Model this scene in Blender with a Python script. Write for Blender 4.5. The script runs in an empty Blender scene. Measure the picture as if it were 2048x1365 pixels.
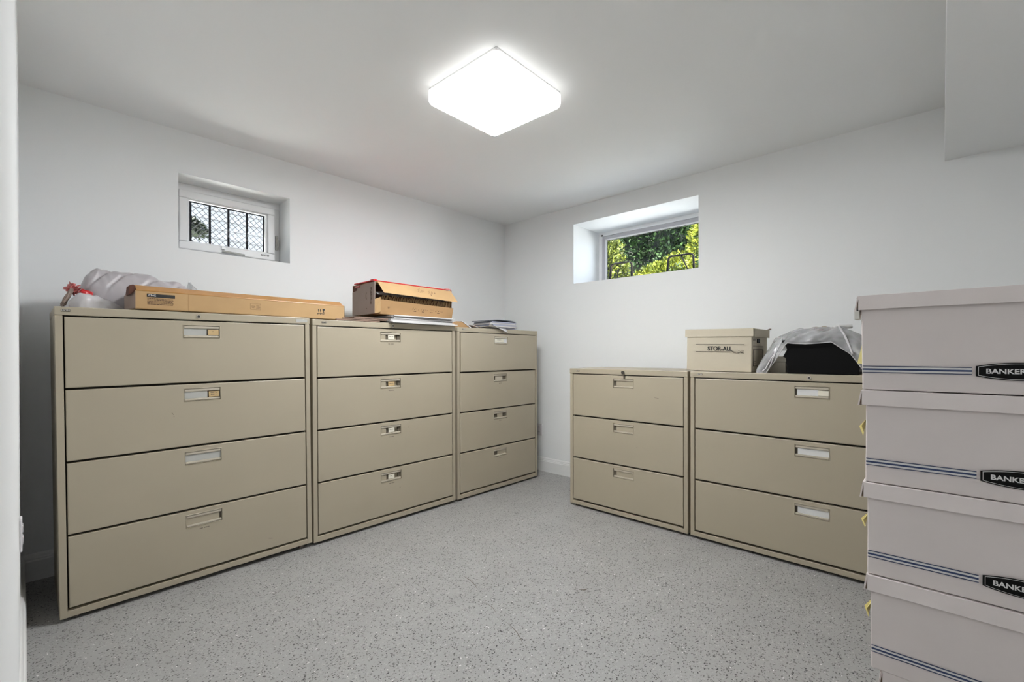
import bpy, bmesh, math, random
from mathutils import Vector, Matrix, noise
random.seed(7)
PI = math.pi
C = bpy.context.scene.collection
S = bpy.context.scene

# ------------------------------------------------------------------ camera
cam_d = bpy.data.cameras.new('camera'); cam = bpy.data.objects.new('camera', cam_d); C.objects.link(cam)
r = Vector((0.68434706, -0.72915421, -0.00179908))
u = Vector((0.00363501, 0.0009443, 0.99999295))
f = Vector((0.72914737, 0.68434877, -0.00329671))
cam.matrix_world = Matrix(((r.x, u.x, -f.x, -3.4220), (r.y, u.y, -f.y, -3.3145), (r.z, u.z, -f.z, 1.1283), (0, 0, 0, 1)))
cam_d.sensor_width = 36; cam_d.lens = 915.69 / 2048 * 36
cam_d.shift_y = 28.73 / 2048
cam_d.clip_start = 0.02
S.camera = cam

# ------------------------------------------------------------------ light and exposure
S.view_settings.view_transform = 'Standard'; S.view_settings.look = 'None'
S.view_settings.gamma = 1; S.view_settings.use_curve_mapping = False
S.view_settings.exposure = 0.24
LAMP = 56.0           # radiance of the ceiling light's acrylic face
HALL_FILL = 9.0           # added unseen fill lamp in the hallway, brightens the right side
RIM = 1.9             # and of its dimmer sides
w = bpy.data.worlds.new('world'); S.world = w; w.use_nodes = True
bg = w.node_tree.nodes['Background']; bg.inputs[0].default_value = (0.76, 0.84, 1.0, 1); bg.inputs[1].default_value = 8.0
sun_d = bpy.data.lights.new('sun', 'SUN'); sun_d.energy = 42; sun_d.angle = math.radians(1.0); sun_d.color = (1, .96, .88)
sun = bpy.data.objects.new('sun', sun_d); C.objects.link(sun)
sun.rotation_euler = Vector((0.60, -0.15, -1.0)).to_track_quat('-Z', 'Y').to_euler()

# ------------------------------------------------------------------ materials
def srgb(c):
    return tuple(((x / 255) / 12.92 if x / 255 <= .04045 else ((x / 255 + .055) / 1.055) ** 2.4) for x in c)
def mat(name, col, rough=.5, metal=0, spec=.5, bump=None, mottle=None, alpha=None, emit=None):
    m = bpy.data.materials.new(name); m.use_nodes = True
    nt = m.node_tree; b = nt.nodes['Principled BSDF']
    b.inputs['Base Color'].default_value = (*col, 1); b.inputs['Roughness'].default_value = rough
    b.inputs['Metallic'].default_value = metal; b.inputs['Specular IOR Level'].default_value = spec
    if alpha is not None: b.inputs['Alpha'].default_value = alpha
    if emit is not None:
        b.inputs['Emission Color'].default_value = (*emit[0], 1); b.inputs['Emission Strength'].default_value = emit[1]
    if bump or mottle:
        tc = nt.nodes.new('ShaderNodeTexCoord')
    if mottle:
        n = nt.nodes.new('ShaderNodeTexNoise'); n.inputs['Scale'].default_value = mottle[0]; n.inputs['Detail'].default_value = 4
        mr = nt.nodes.new('ShaderNodeMapRange'); mr.inputs[1].default_value = .3; mr.inputs[2].default_value = .7
        mr.inputs[3].default_value = 1 - mottle[1]; mr.inputs[4].default_value = 1 + mottle[1]
        mx = nt.nodes.new('ShaderNodeMix'); mx.data_type = 'RGBA'; mx.blend_type = 'MULTIPLY'; mx.inputs[0].default_value = 1
        mx.inputs[6].default_value = (*col, 1)
        nt.links.new(tc.outputs['Object'], n.inputs['Vector']); nt.links.new(n.outputs['Fac'], mr.inputs[0])
        nt.links.new(mr.outputs[0], mx.inputs[7]); nt.links.new(mx.outputs[2], b.inputs['Base Color'])
    if bump:
        n2 = nt.nodes.new('ShaderNodeTexNoise'); n2.inputs['Scale'].default_value = bump[0]; n2.inputs['Detail'].default_value = 3
        bp = nt.nodes.new('ShaderNodeBump'); bp.inputs['Strength'].default_value = bump[1]; bp.inputs['Distance'].default_value = .002
        nt.links.new(tc.outputs['Object'], n2.inputs['Vector']); nt.links.new(n2.outputs['Fac'], bp.inputs['Height'])
        nt.links.new(bp.outputs[0], b.inputs['Normal'])
    return m

M = {}
M['wall'] = mat('wall_paint', (.895, .905, .905), .75, spec=.25, bump=(90, .06))
M['ceiling'] = mat('ceiling_paint', (.925, .935, .935), .85, spec=.15)
M['trim'] = mat('trim_paint', (.84, .84, .83), .4)
M['vinyl'] = mat('white_vinyl', (.86, .86, .86), .35)
M['vinyl_grey'] = mat('grey_vinyl', (.50, .49, .52), .4)
M['putty'] = mat('putty_enamel', (.42, .368, .275), .36, spec=.5, bump=(600, .08), mottle=(3, .02))
M['putty_light'] = mat('putty_plastic', (.50, .45, .36), .3, spec=.6)
M['inside'] = mat('dark_gap', (.035, .028, .018), .8)  # near-black filler, shade between the drawers put into its colour
M['slot_grey'] = mat('label_backing', (.46, .46, .43), .35)
M['slot'] = mat('pocket_brown', (.13, .11, .08), .6)  # dark brown stands for the shade in the handle pockets
M['tan_card'] = mat('tan_card', (.56, .40, .20), .6)
M['cream_card'] = mat('cream_card', (.78, .74, .62), .6)
M['white_card'] = mat('white_card', (.70, .70, .69), .5)
M['ink'] = mat('black_ink', (.02, .02, .02), .6)
M['ink_grey'] = mat('faded_ink', (.12, .10, .08), .7)
M['ink_brown'] = mat('brown_ink', (.10, .05, .03), .7)
M['steel'] = mat('bright_steel', (.62, .60, .55), .3, metal=1)
M['dark_steel'] = mat('dark_steel', (.10, .09, .08), .4, metal=.7)
M['wire'] = mat('wire_mesh', (.015, .015, .018), .6, spec=.2)
M['bank_white'] = mat('white_fibreboard', (.74, .675, .655), .7, spec=.25, bump=(40, .1), mottle=(7, .025))
M['bank_edge'] = mat('raw_board_edge', (.16, .11, .07), .8)  # torn board on one lid, painted shade in the flap gaps
M['blue'] = mat('navy_ink', (.03, .05, .13), .6)
M['black_print'] = mat('black_print', (.005, .005, .005), .6, spec=.15)
M['white_print'] = mat('white_print', (.72, .71, .70), .5)
M['yellow'] = mat('yellow_paper', (.78, .68, .28), .7)
M['cream_board'] = mat('cream_board', (.56, .50, .39), .7, spec=.25, mottle=(9, .03))
M['kraft'] = mat('kraft_board', (.43, .262, .125), .7, spec=.25, mottle=(8, .06))
M['kraft_light'] = mat('kraft_board_pale', (.50, .325, .16), .7, spec=.25, mottle=(8, .05))
M['kraft_tape'] = mat('brown_tape', (.43, .21, .055), .35, spec=.5, mottle=(12, .12))
M['kraft_dark'] = mat('kraft_inside', (.10, .035, .02), .8)  # darkened board, shade inside the boxes put into the colour
M['carton_side'] = mat('carton_side', (.34, .265, .225), .7, mottle=(6, .05))
M['red'] = mat('red_plastic', (.62, .02, .025), .35)
M['red_pale'] = mat('faded_red_plastic', (.55, .16, .15), .4)
M['paper'] = mat('white_paper', (.64, .63, .62), .6)
M['paper_grey'] = mat('grey_paper', (.42, .40, .39), .6)
M['manila'] = mat('brown_paper', (.24, .16, .12), .7, mottle=(20, .15))
M['slate'] = mat('slate_blue_cover', (.16, .17, .20), .35)
M['brochure'] = mat('blue_print_paper', (.42, .44, .55), .35)
M['black_plastic'] = mat('black_plastic', (.003, .003, .003), .5, spec=.12, bump=(8, .3))
M['beige_plastic'] = mat('beige_plastic', (.34, .31, .25), .5)
M['socket'] = mat('outlet_plastic', (.76, .74, .76), .35)
M['black_metal'] = mat('black_metal', (.004, .004, .005), .85, spec=.05)
M['tan_metal'] = mat('tan_metal', (.045, .036, .026), .85, spec=.05)
M['rubber'] = mat('black_rubber', (.02, .02, .02), .7)
M['bag'] = mat('lavender_bag_film', (.47, .44, .455), .36, spec=.5, alpha=.95)
M['bag_rim'] = mat('white_bag_film', (.62, .60, .61), .35, spec=.5)
M['lamp'] = mat('lit_acrylic', (.9, .9, .9), .3, emit=((.97, .985, 1), LAMP))
M['lamp_hall'] = mat('lit_acrylic_hall', (.9, .9, .9), .3, emit=((.97, .985, 1), HALL_FILL))
M['lamp_rim'] = mat('lit_acrylic_side', (.9, .9, .9), .3, emit=((1, .985, .95), RIM))
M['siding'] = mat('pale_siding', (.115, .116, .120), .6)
M['soil'] = mat('pale_gravel', (.58, .57, .55), .9, mottle=(6, .3))  # unseen ground, made pale to bounce daylight up indoors
M['roof'] = mat('outer_slab', (.4, .4, .4), .9)

def film(name, col, t, rough=.15, wr=25):
    m = bpy.data.materials.new(name); m.use_nodes = True; nt = m.node_tree; b = nt.nodes['Principled BSDF']
    b.inputs['Base Color'].default_value = (*col, 1); b.inputs['Roughness'].default_value = rough
    tr = nt.nodes.new('ShaderNodeBsdfTransparent'); mx = nt.nodes.new('ShaderNodeMixShader')
    tc = nt.nodes.new('ShaderNodeTexCoord'); n = nt.nodes.new('ShaderNodeTexNoise'); n.inputs['Scale'].default_value = wr; n.inputs['Detail'].default_value = 3
    mr = nt.nodes.new('ShaderNodeMapRange'); mr.inputs[1].default_value = .35; mr.inputs[2].default_value = .65
    mr.inputs[3].default_value = max(0, t - .18); mr.inputs[4].default_value = min(1, t + .18)
    bp = nt.nodes.new('ShaderNodeBump'); bp.inputs['Strength'].default_value = .5; bp.inputs['Distance'].default_value = .01
    nt.links.new(tc.outputs['Object'], n.inputs['Vector']); nt.links.new(n.outputs['Fac'], mr.inputs[0])
    nt.links.new(n.outputs['Fac'], bp.inputs['Height']); nt.links.new(bp.outputs[0], b.inputs['Normal'])
    nt.links.new(mr.outputs[0], mx.inputs[0]); nt.links.new(tr.outputs[0], mx.inputs[1]); nt.links.new(b.outputs[0], mx.inputs[2])
    nt.links.new(mx.outputs[0], nt.nodes['Material Output'].inputs[0])
    return m
M['clear_film'] = film('clear_bag_film', (.46, .46, .47), .64, .10, 11)

def glass():
    m = bpy.data.materials.new('window_glass'); m.use_nodes = True; nt = m.node_tree
    nt.nodes.remove(nt.nodes['Principled BSDF'])
    tr = nt.nodes.new('ShaderNodeBsdfTransparent'); tr.inputs[0].default_value = (.95, .97, .96, 1)
    gl = nt.nodes.new('ShaderNodeBsdfGlossy'); gl.inputs['Roughness'].default_value = .02; gl.inputs[0].default_value = (.06, .06, .06, 1)
    lw = nt.nodes.new('ShaderNodeFresnel'); lw.inputs['IOR'].default_value = 1.25
    mx = nt.nodes.new('ShaderNodeMixShader')
    nt.links.new(lw.outputs[0], mx.inputs[0]); nt.links.new(tr.outputs[0], mx.inputs[1]); nt.links.new(gl.outputs[0], mx.inputs[2])
    nt.links.new(mx.outputs[0], nt.nodes['Material Output'].inputs[0]); return m
M['glass'] = glass()

def floor_mat():
    m = bpy.data.materials.new('speckled_epoxy'); m.use_nodes = True; nt = m.node_tree; b = nt.nodes['Principled BSDF']
    N = nt.nodes.new; Lk = nt.links.new
    tc = N('ShaderNodeTexCoord')
    warp = N('ShaderNodeTexNoise'); warp.inputs['Scale'].default_value = 130; warp.inputs['Detail'].default_value = 2
    va = N('ShaderNodeVectorMath'); va.operation = 'MULTIPLY_ADD'; va.inputs[1].default_value = (.016, .008, 0)
    Lk(tc.outputs['Object'], warp.inputs['Vector']); Lk(warp.outputs['Color'], va.inputs[0]); Lk(tc.outputs['Object'], va.inputs[2])
    def flakes(scale, thr, off, size):
        mp = N('ShaderNodeVectorMath'); mp.operation = 'ADD'; mp.inputs[1].default_value = (off, off * .7, 0)
        v = N('ShaderNodeTexVoronoi'); v.inputs['Scale'].default_value = scale; v.inputs['Randomness'].default_value = 1
        sp = N('ShaderNodeSeparateColor'); lt = N('ShaderNodeMath'); lt.operation = 'LESS_THAN'; lt.inputs[1].default_value = thr
        ld = N('ShaderNodeMath'); ld.operation = 'LESS_THAN'; ld.inputs[1].default_value = size
        mu = N('ShaderNodeMath'); mu.operation = 'MULTIPLY'
        Lk(va.outputs[0], mp.inputs[0]); Lk(mp.outputs[0], v.inputs['Vector']); Lk(v.outputs['Color'], sp.inputs[0])
        Lk(sp.outputs[0], lt.inputs[0]); Lk(v.outputs['Distance'], ld.inputs[0]); Lk(lt.outputs[0], mu.inputs[0]); Lk(ld.outputs[0], mu.inputs[1])
        return mu.outputs[0]
    big = N('ShaderNodeTexNoise'); big.inputs['Scale'].default_value = 1.3; big.inputs['Detail'].default_value = 3
    Lk(tc.outputs['Object'], big.inputs['Vector'])
    base = N('ShaderNodeMix'); base.data_type = 'RGBA'; base.inputs[6].default_value = (.35, .338, .328, 1); base.inputs[7].default_value = (.35, .352, .343, 1)
    Lk(big.outputs['Fac'], base.inputs[0])
    cur = base.outputs[2]
    for scale, thr, off, size, col in [(170, .30, 0, .36, (.28, .27, .26)), (150, .28, 3.1, .34, (.46, .445, .435)), (105, .05, 7.7, .24, (.80, .79, .78)),
                                       (135, .40, 5.3, .34, (.10, .095, .088)), (92, .22, 1.3, .27, (.035, .035, .035))]:
        fk = flakes(scale, thr, off, size)
        mx = N('ShaderNodeMix'); mx.data_type = 'RGBA'; mx.inputs[7].default_value = (*col, 1)
        Lk(fk, mx.inputs[0]); Lk(cur, mx.inputs[6]); cur = mx.outputs[2]
    # scuffs of dirt
    dn = N('ShaderNodeTexNoise'); dn.inputs['Scale'].default_value = 5; dn.inputs['Detail'].default_value = 6
    Lk(tc.outputs['Object'], dn.inputs['Vector'])
    dr = N('ShaderNodeMapRange'); dr.inputs[1].default_value = .35; dr.inputs[2].default_value = .65; dr.inputs[3].default_value = .95; dr.inputs[4].default_value = 1.04
    Lk(dn.outputs['Fac'], dr.inputs[0])
    ml = N('ShaderNodeMix'); ml.data_type = 'RGBA'; ml.blend_type = 'MULTIPLY'; ml.inputs[0].default_value = 1
    Lk(cur, ml.inputs[6]); Lk(dr.outputs[0], ml.inputs[7]); Lk(ml.outputs[2], b.inputs['Base Color'])
    b.inputs['Roughness'].default_value = .42; b.inputs['Specular IOR Level'].default_value = .4
    bp = N('ShaderNodeBump'); bp.inputs['Strength'].default_value = .25; bp.inputs['Distance'].default_value = .001
    bn = N('ShaderNodeTexNoise'); bn.inputs['Scale'].default_value = 60; Lk(tc.outputs['Object'], bn.inputs['Vector'])
    Lk(bn.outputs['Fac'], bp.inputs['Height']); Lk(bp.outputs[0], b.inputs['Normal'])
    return m
M['floor'] = floor_mat()

def leaf_mat(name, dark, light, scale=4):
    m = bpy.data.materials.new(name); m.use_nodes = True; nt = m.node_tree; b = nt.nodes['Principled BSDF']
    tc = nt.nodes.new('ShaderNodeTexCoord'); n = nt.nodes.new('ShaderNodeTexNoise'); n.inputs['Scale'].default_value = scale; n.inputs['Detail'].default_value = 5
    cr = nt.nodes.new('ShaderNodeValToRGB'); cr.color_ramp.elements[0].position = .38; cr.color_ramp.elements[1].position = .62
    cr.color_ramp.elements[0].color = (*dark, 1); cr.color_ramp.elements[1].color = (*light, 1)
    nt.links.new(tc.outputs['Object'], n.inputs['Vector']); nt.links.new(n.outputs['Fac'], cr.inputs[0]); nt.links.new(cr.outputs[0], b.inputs['Base Color'])
    b.inputs['Roughness'].default_value = .6; b.inputs['Specular IOR Level'].default_value = .2
    return m
M['leaf_gold'] = leaf_mat('golden_needles', (.030, .045, .005), (.16, .175, .018), 9)
M['leaf_mixed'] = leaf_mat('olive_needles', (.012, .018, .006), (.12, .14, .018), 6)
M['leaf_dark'] = leaf_mat('dark_needles', (.004, .010, .004), (.030, .060, .018), 7)
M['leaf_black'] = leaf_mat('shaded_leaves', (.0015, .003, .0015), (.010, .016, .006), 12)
M['bark'] = mat('bark', (.10, .07, .045), .9)

# ------------------------------------------------------------------ mesh helpers
def merge(bm, tmp, mx=None):
    if mx is not None: bmesh.ops.transform(tmp, matrix=mx, verts=tmp.verts)
    me = bpy.data.meshes.new('t'); tmp.to_mesh(me); tmp.free(); bm.from_mesh(me); bpy.data.meshes.remove(me)
def box(bm, x0, x1, y0, y1, z0, z1, bev=0, seg=2, mx=None):
    t = bmesh.new(); bmesh.ops.create_cube(t, size=1)
    for v in t.verts:
        v.co = Vector(((x0 + x1) / 2 + v.co.x * (x1 - x0), (y0 + y1) / 2 + v.co.y * (y1 - y0), (z0 + z1) / 2 + v.co.z * (z1 - z0)))
    if bev: bmesh.ops.bevel(t, geom=t.edges[:], offset=bev, segments=seg, affect='EDGES', profile=.5)
    merge(bm, t, mx)
def nbox(*a, **k):
    bm = bmesh.new(); box(bm, *a, **k); return bm
def cyl(bm, p0, p1, r0, r1=None, n=16, cap=True):
    p0 = Vector(p0); p1 = Vector(p1); d = p1 - p0; r1 = r0 if r1 is None else r1
    t = bmesh.new(); bmesh.ops.create_cone(t, cap_ends=cap, segments=n, radius1=r0, radius2=r1, depth=d.length)
    merge(bm, t, Matrix.Translation((p0 + p1) / 2) @ d.to_track_quat('Z', 'Y').to_matrix().to_4x4())
def tube(bm, pts, rad, n=8):
    pts = [Vector(p) for p in pts]; rings = []
    for i, p in enumerate(pts):
        a = pts[max(0, i - 1)]; b = pts[min(len(pts) - 1, i + 1)]; d = (b - a).normalized()
        q = d.to_track_quat('Z', 'Y')
        rings.append([bm.verts.new(p + q @ Vector((rad * math.cos(2 * PI * k / n), rad * math.sin(2 * PI * k / n), 0))) for k in range(n)])
    for a, b in zip(rings, rings[1:]):
        for k in range(n): bm.faces.new((a[k], a[(k + 1) % n], b[(k + 1) % n], b[k]))
    bm.faces.new(rings[0][::-1]); bm.faces.new(rings[-1])
def prism(bm, pts, d, axis='y', bev=0):
    """outline pts (a,b) extruded from 0..d along axis; a,b are the other two axes"""
    t = bmesh.new()
    def P(a, b, c): return {'y': (a, c, b), 'x': (c, a, b), 'z': (a, b, c)}[axis]
    A = [t.verts.new(P(a, b, 0)) for a, b in pts]; B = [t.verts.new(P(a, b, d)) for a, b in pts]
    t.faces.new(A); t.faces.new(B[::-1])
    for i in range(len(A)): t.faces.new((A[i], B[i], B[(i + 1) % len(A)], A[(i + 1) % len(A)]))
    bmesh.ops.recalc_face_normals(t, faces=t.faces[:])
    if bev: bmesh.ops.bevel(t, geom=t.edges[:], offset=bev, segments=2, affect='EDGES', profile=.5)
    merge(bm, t)
def rings(bm, rs, cap=True):
    """concentric quads rings: list of (x0,x1,z0,z1,y)"""
    L = [[bm.verts.new((x, y, z)) for x, z in ((x0, z0), (x1, z0), (x1, z1), (x0, z1))] for x0, x1, z0, z1, y in rs]
    for a, b in zip(L, L[1:]):
        for k in range(4): bm.faces.new((a[k], a[(k + 1) % 4], b[(k + 1) % 4], b[k]))
    if cap: bm.faces.new(L[-1])
def part(name, bm, m, parent=None, smooth=False, recalc=True, loc=None, rot=None):
    if recalc: bmesh.ops.recalc_face_normals(bm, faces=bm.faces[:])
    me = bpy.data.meshes.new(name); bm.to_mesh(me); bm.free()
    for k in (m if isinstance(m, list) else [m]): me.materials.append(k)
    if smooth:
        for p in me.polygons: p.use_smooth = True
    o = bpy.data.objects.new(name, me); C.objects.link(o)
    if parent is not None: o.parent = parent
    if loc: o.location = loc
    if rot: o.rotation_euler = rot
    return o
def tag(o, label=None, cat=None, group=None, kind=None):
    if label: o['label'] = label
    if cat: o['category'] = cat
    if group: o['group'] = group
    if kind: o['kind'] = kind
    return o
def thing(name, label, cat, loc=(0, 0, 0), rot=(0, 0, 0), group=None):
    o = bpy.data.objects.new(name, None); C.objects.link(o); o.location = loc; o.rotation_euler = rot
    o.empty_display_size = .05
    return tag(o, label, cat, group)
def struct(name, bm, m, parent=None, **k):
    o = part(name, bm, m, parent, **k)
    if parent is None: o['kind'] = 'structure'
    return o
def copy_tree(o, parent=None):
    c = o.copy(); C.objects.link(c)
    if parent is not None: c.parent = parent
    for ch in list(o.children): copy_tree(ch, c)
    return c
def text_bm(s, size, ext=.0004, sx=1, bold=0, align='CENTER'):
    cu = bpy.data.curves.new('t', 'FONT'); cu.body = s; cu.size = size; cu.extrude = ext; cu.offset = bold
    cu.align_x = align; cu.align_y = 'CENTER'
    o = bpy.data.objects.new('t', cu); C.objects.link(o); dg = bpy.context.evaluated_depsgraph_get()
    me = bpy.data.meshes.new_from_object(o.evaluated_get(dg)); bm = bmesh.new(); bm.from_mesh(me)
    bpy.data.objects.remove(o); bpy.data.curves.remove(cu); bpy.data.meshes.remove(me)
    # stand it up: x right, z up, facing -y
    bmesh.ops.transform(bm, matrix=Matrix.Rotation(PI / 2, 4, 'X') @ Matrix.Diagonal((sx, 1, 1, 1)), verts=bm.verts)
    return bm

# ------------------------------------------------------------------ room
L = 3.436; H = 2.4656; YC = -3.85; T = .27; TB = .5
XH = -5.0                                     # far wall of the hallway behind the camera
W1 = (-2.791, -2.151, 1.762, 2.214)
W2 = (-2.0, -.872, 1.765, 2.303)
struct('floor', nbox(XH - .1, 0.1, YC - .1, .1, -.12, 0), M['floor'])
struct('ceiling', nbox(XH - .1, TB, YC - .1, T, H, H + .15), M['ceiling'])
bm = bmesh.new()
for a in ((-L - .12, W1[0], 0, T, 0, H), (W1[1], 0, 0, T, 0, H), (W1[0], W1[1], 0, T, 0, W1[2]), (W1[0], W1[1], 0, T, W1[3], H)): box(bm, *a)
struct('wall_back', bm, M['wall'])
bm = bmesh.new()
for a in ((0, TB, W2[1], T, 0, H), (0, TB, YC - .1, W2[0], 0, H), (0, TB, W2[0], W2[1], 0, W2[2]), (0, TB, W2[0], W2[1], W2[3], H)): box(bm, *a)
struct('wall_right', bm, M['wall'])
bm = nbox(-L - .12, -L, -2.82, 0, 0, H); pass
struct('wall_left', bm, M['wall'])
struct('wall_front', nbox(XH - .1, 0, YC - .1, YC, 0, H), M['wall'])
bm = nbox(XH - .1, XH, YC, -1.8, 0, H); box(bm, XH, -L - .12, -1.8, -1.7, 0, H)
struct('wall_hallway', bm, M['wall'])
# soffit over the right side of the room
struct('soffit', nbox(-L, 0, YC, -3.325, 2.17, H), M['wall'])

def baseboard(name, length, loc, rz):
    # profile runs along local x, facing -y
    pr = [(0, 0), (-.016, 0), (-.016, .098), (-.013, .104), (-.0135, .110), (-.009, .114), (-.008, .124), (-.004, .131), (0, .133)]
    b = bmesh.new(); prism(b, pr, length, 'x')
    o = struct(name, b, M['trim'], loc=loc, rot=(0, 0, rz)); return o
baseboard('baseboard_back', L, (-L, 0, 0), 0)
baseboard('baseboard_right', -YC - .016, (0, -.016, 0), -PI / 2)
baseboard('baseboard_left', 2.80, (-L, -2.82, 0), PI / 2)

# ------------------------------------------------------------------ ceiling lamp
def ceiling_lamp(loc, label, rz=0, face='lamp'):
    t = thing('ceiling_light', label, 'ceiling light', loc, (0, 0, rz))
    b = bmesh.new(); box(b, -.235, .235, -.235, .235, -.030, 0, .004)
    part('base', b, M['vinyl'], t)
    b = bmesh.new(); x = .246
    q = bmesh.new(); bmesh.ops.create_cube(q, size=1)
    for v in q.verts: v.co = Vector((v.co.x * 2 * x, v.co.y * 2 * x, -.052 + v.co.z * .064))
    ve = [e for e in q.edges if abs((e.verts[0].co - e.verts[1].co).z) > .01]
    bmesh.ops.bevel(q, geom=ve, offset=.035, segments=6, affect='EDGES', profile=.5)
    lo = [e for e in q.edges if all(v.co.z < -.08 for v in e.verts) and len(e.link_faces) == 2 and abs(e.calc_face_angle(0)) > .5]
    bmesh.ops.bevel(q, geom=lo, offset=.022, segments=5, affect='EDGES', profile=.5)
    merge(b, q); df = part('diffuser', b, [M[face], M['lamp_rim']], t, smooth=False)
    for p in df.data.polygons: p.material_index = 0 if p.normal.z < -.95 else 1
    b = bmesh.new()
    for sx, sy in ((-.20, .238), (.18, .238)): b = bmesh.new(); box(b, sx - .009, sx + .009, sy - .004, sy + .004, -.016, -.004, .002); part('clip', b, M['steel'], t)
    return t
ceiling_lamp((-1.786, -1.665, H), 'lit square white ceiling light with rounded corners, flush on the ceiling', .02)
ceiling_lamp((-4.25, -3.2, H), 'dimmer lit square ceiling light in the hallway behind the doorway', 0, 'lamp_hall')

# ------------------------------------------------------------------ windows
def frame_bm(x0, x1, z0, z1, wd, y0, y1, bev=.003):
    b = bmesh.new()
    box(b, x0, x1, y0, y1, z1 - wd, z1, bev); box(b, x0, x1, y0, y1, z0, z0 + wd, bev)
    box(b, x0, x0 + wd, y0, y1, z0 + wd, z1 - wd, bev); box(b, x1 - wd, x1, y0, y1, z0 + wd, z1 - wd, bev)
    return b
# window in the back wall (local axes = world)
w1 = bpy.data.objects.new('window_1', None); C.objects.link(w1); w1.location = ((W1[0] + W1[1]) / 2, .19, W1[2]); w1['kind'] = 'structure'
hw = (W1[1] - W1[0]) / 2; hh = W1[3] - W1[2]
part('window_frame', frame_bm(-hw, hw, 0, hh, .042, 0, .075), M['vinyl'], w1)
sash = part('sash', frame_bm(-hw + .036, hw - .036, .036, hh - .044, .048, -.020, .05, .006), M['vinyl'], w1)
part('glazing_bead', frame_bm(-hw + .080, hw - .080, .080, hh - .088, .012, -.004, .02, .003), M['vinyl'], sash)
part('pane', nbox(-hw + .08, hw - .08, .016, .020, .08, hh - .088), M['glass'], w1)
for s in (-1, 1):
    b = bmesh.new(); zz = .115 if s > 0 else .15
    box(b, s * (hw - .022) - .009, s * (hw - .022) + .009, -.016, .002, zz, zz + .105, .005)
    tube(b, [(s * (hw - .022), -.014, zz + .015), (s * (hw - .022), -.036, zz + .03), (s * (hw - .024), -.040, zz + .07)], .005)
    part('lock_lever', b, M['slot_grey'], w1)
b = bmesh.new(); box(b, -.045, .075, -.050, -.021, .040, .066, .006); box(b, -.055, -.030, -.030, -.020, .062, .082, .003)
ck = part('crank_operator', b, M['vinyl'], w1)
b = bmesh.new(); tube(b, [(-.055, -.056, .046), (0, -.062, .043), (.075, -.058, .040)], .006); part('crank_handle', b, M['slot_grey'], ck)
b = text_bm('ROTO', .016, .0003, 1.2, .0004); bmesh.ops.translate(b, verts=b.verts, vec=(.215, -.0215, .064)); part('sticker_print', b, M['ink'], w1)

# window in the right wall: local x -> world -y
w2 = bpy.data.objects.new('window_2', None); C.objects.link(w2); w2.location = (.42, (W2[0] + W2[1]) / 2, W2[2]); w2.rotation_euler = (0, 0, -PI / 2); w2['kind'] = 'structure'
hw = (W2[1] - W2[0]) / 2; hh = W2[3] - W2[2]
part('window_frame', frame_bm(-hw, hw, 0, hh, .036, 0, .075), M['vinyl'], w2)
sash = part('sash', frame_bm(-hw + .034, hw - .034, .034, hh - .036, .034, .014, .055), M['vinyl_grey'], w2)
part('glazing_bead', frame_bm(-hw + .066, hw - .066, .066, hh - .068, .012, .010, .030, .002), M['vinyl'], sash)
part('gasket', frame_bm(-hw + .076, hw - .076, .076, hh - .078, .005, .020, .032, .0005), M['rubber'], sash)
part('pane', nbox(-hw + .072, hw - .072, .034, .038, .07, hh - .072), M['glass'], w2)
b = bmesh.new(); box(b, -hw + .030, -hw + .050, -.004, .002, hh - .036, hh - .024, .001); part('corner_clip', b, M['dark_steel'], w2)

# ------------------------------------------------------------------ outdoors
GZ = 1.74
b = nbox(.5, 14, -9, 9, GZ - .6, GZ); box(b, -9, .5, T, 9, GZ - .6, GZ)
struct('ground', b, M['soil'])
# siding wall beyond the back window
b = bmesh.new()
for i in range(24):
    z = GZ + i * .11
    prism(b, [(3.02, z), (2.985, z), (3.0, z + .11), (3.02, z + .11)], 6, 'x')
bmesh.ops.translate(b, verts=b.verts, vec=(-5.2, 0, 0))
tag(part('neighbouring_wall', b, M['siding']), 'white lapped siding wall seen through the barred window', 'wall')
# security grille outside window one
gt = thing('security_grille', 'black barred security grille with diamond mesh outside the small left window', 'window grille', (-2.40, .36, GZ))
for i, x in enumerate((-2.655, -2.543, -2.430, -2.312, -2.198)):
    part('bar', nbox(x + 2.40 - .006, x + 2.40 + .006, 0, .012, 0, .412, .001), M['black_metal'], gt)
part('rail', nbox(-.36, .208, 0, .012, .411, .428, .002), M['black_metal'], gt)
b = bmesh.new()
x0, x1, z0, z1 = -.36, .22, .0, .415; st = .040
k = -40
while k < 40:
    for sg in (1, -1):
        # line z = sg*(x) * 1.0 + k*st clipped to rectangle
        pts = []
        for x in (x0, x1):
            z = sg * x + k * st
            if z0 <= z <= z1: pts.append((x, z))
        for z in (z0, z1):
            x = sg * (z - k * st)
            if x0 < x < x1: pts.append((x, z))
        if len(pts) >= 2:
            a, c = pts[0], pts[1]
            tube(b, [(a[0], .03 + .002 * sg, a[1]), (c[0], .03 + .002 * sg, c[1])], .0018, 5)
    k += 1
part('diamond_mesh', b, M['wire'], gt)

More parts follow.
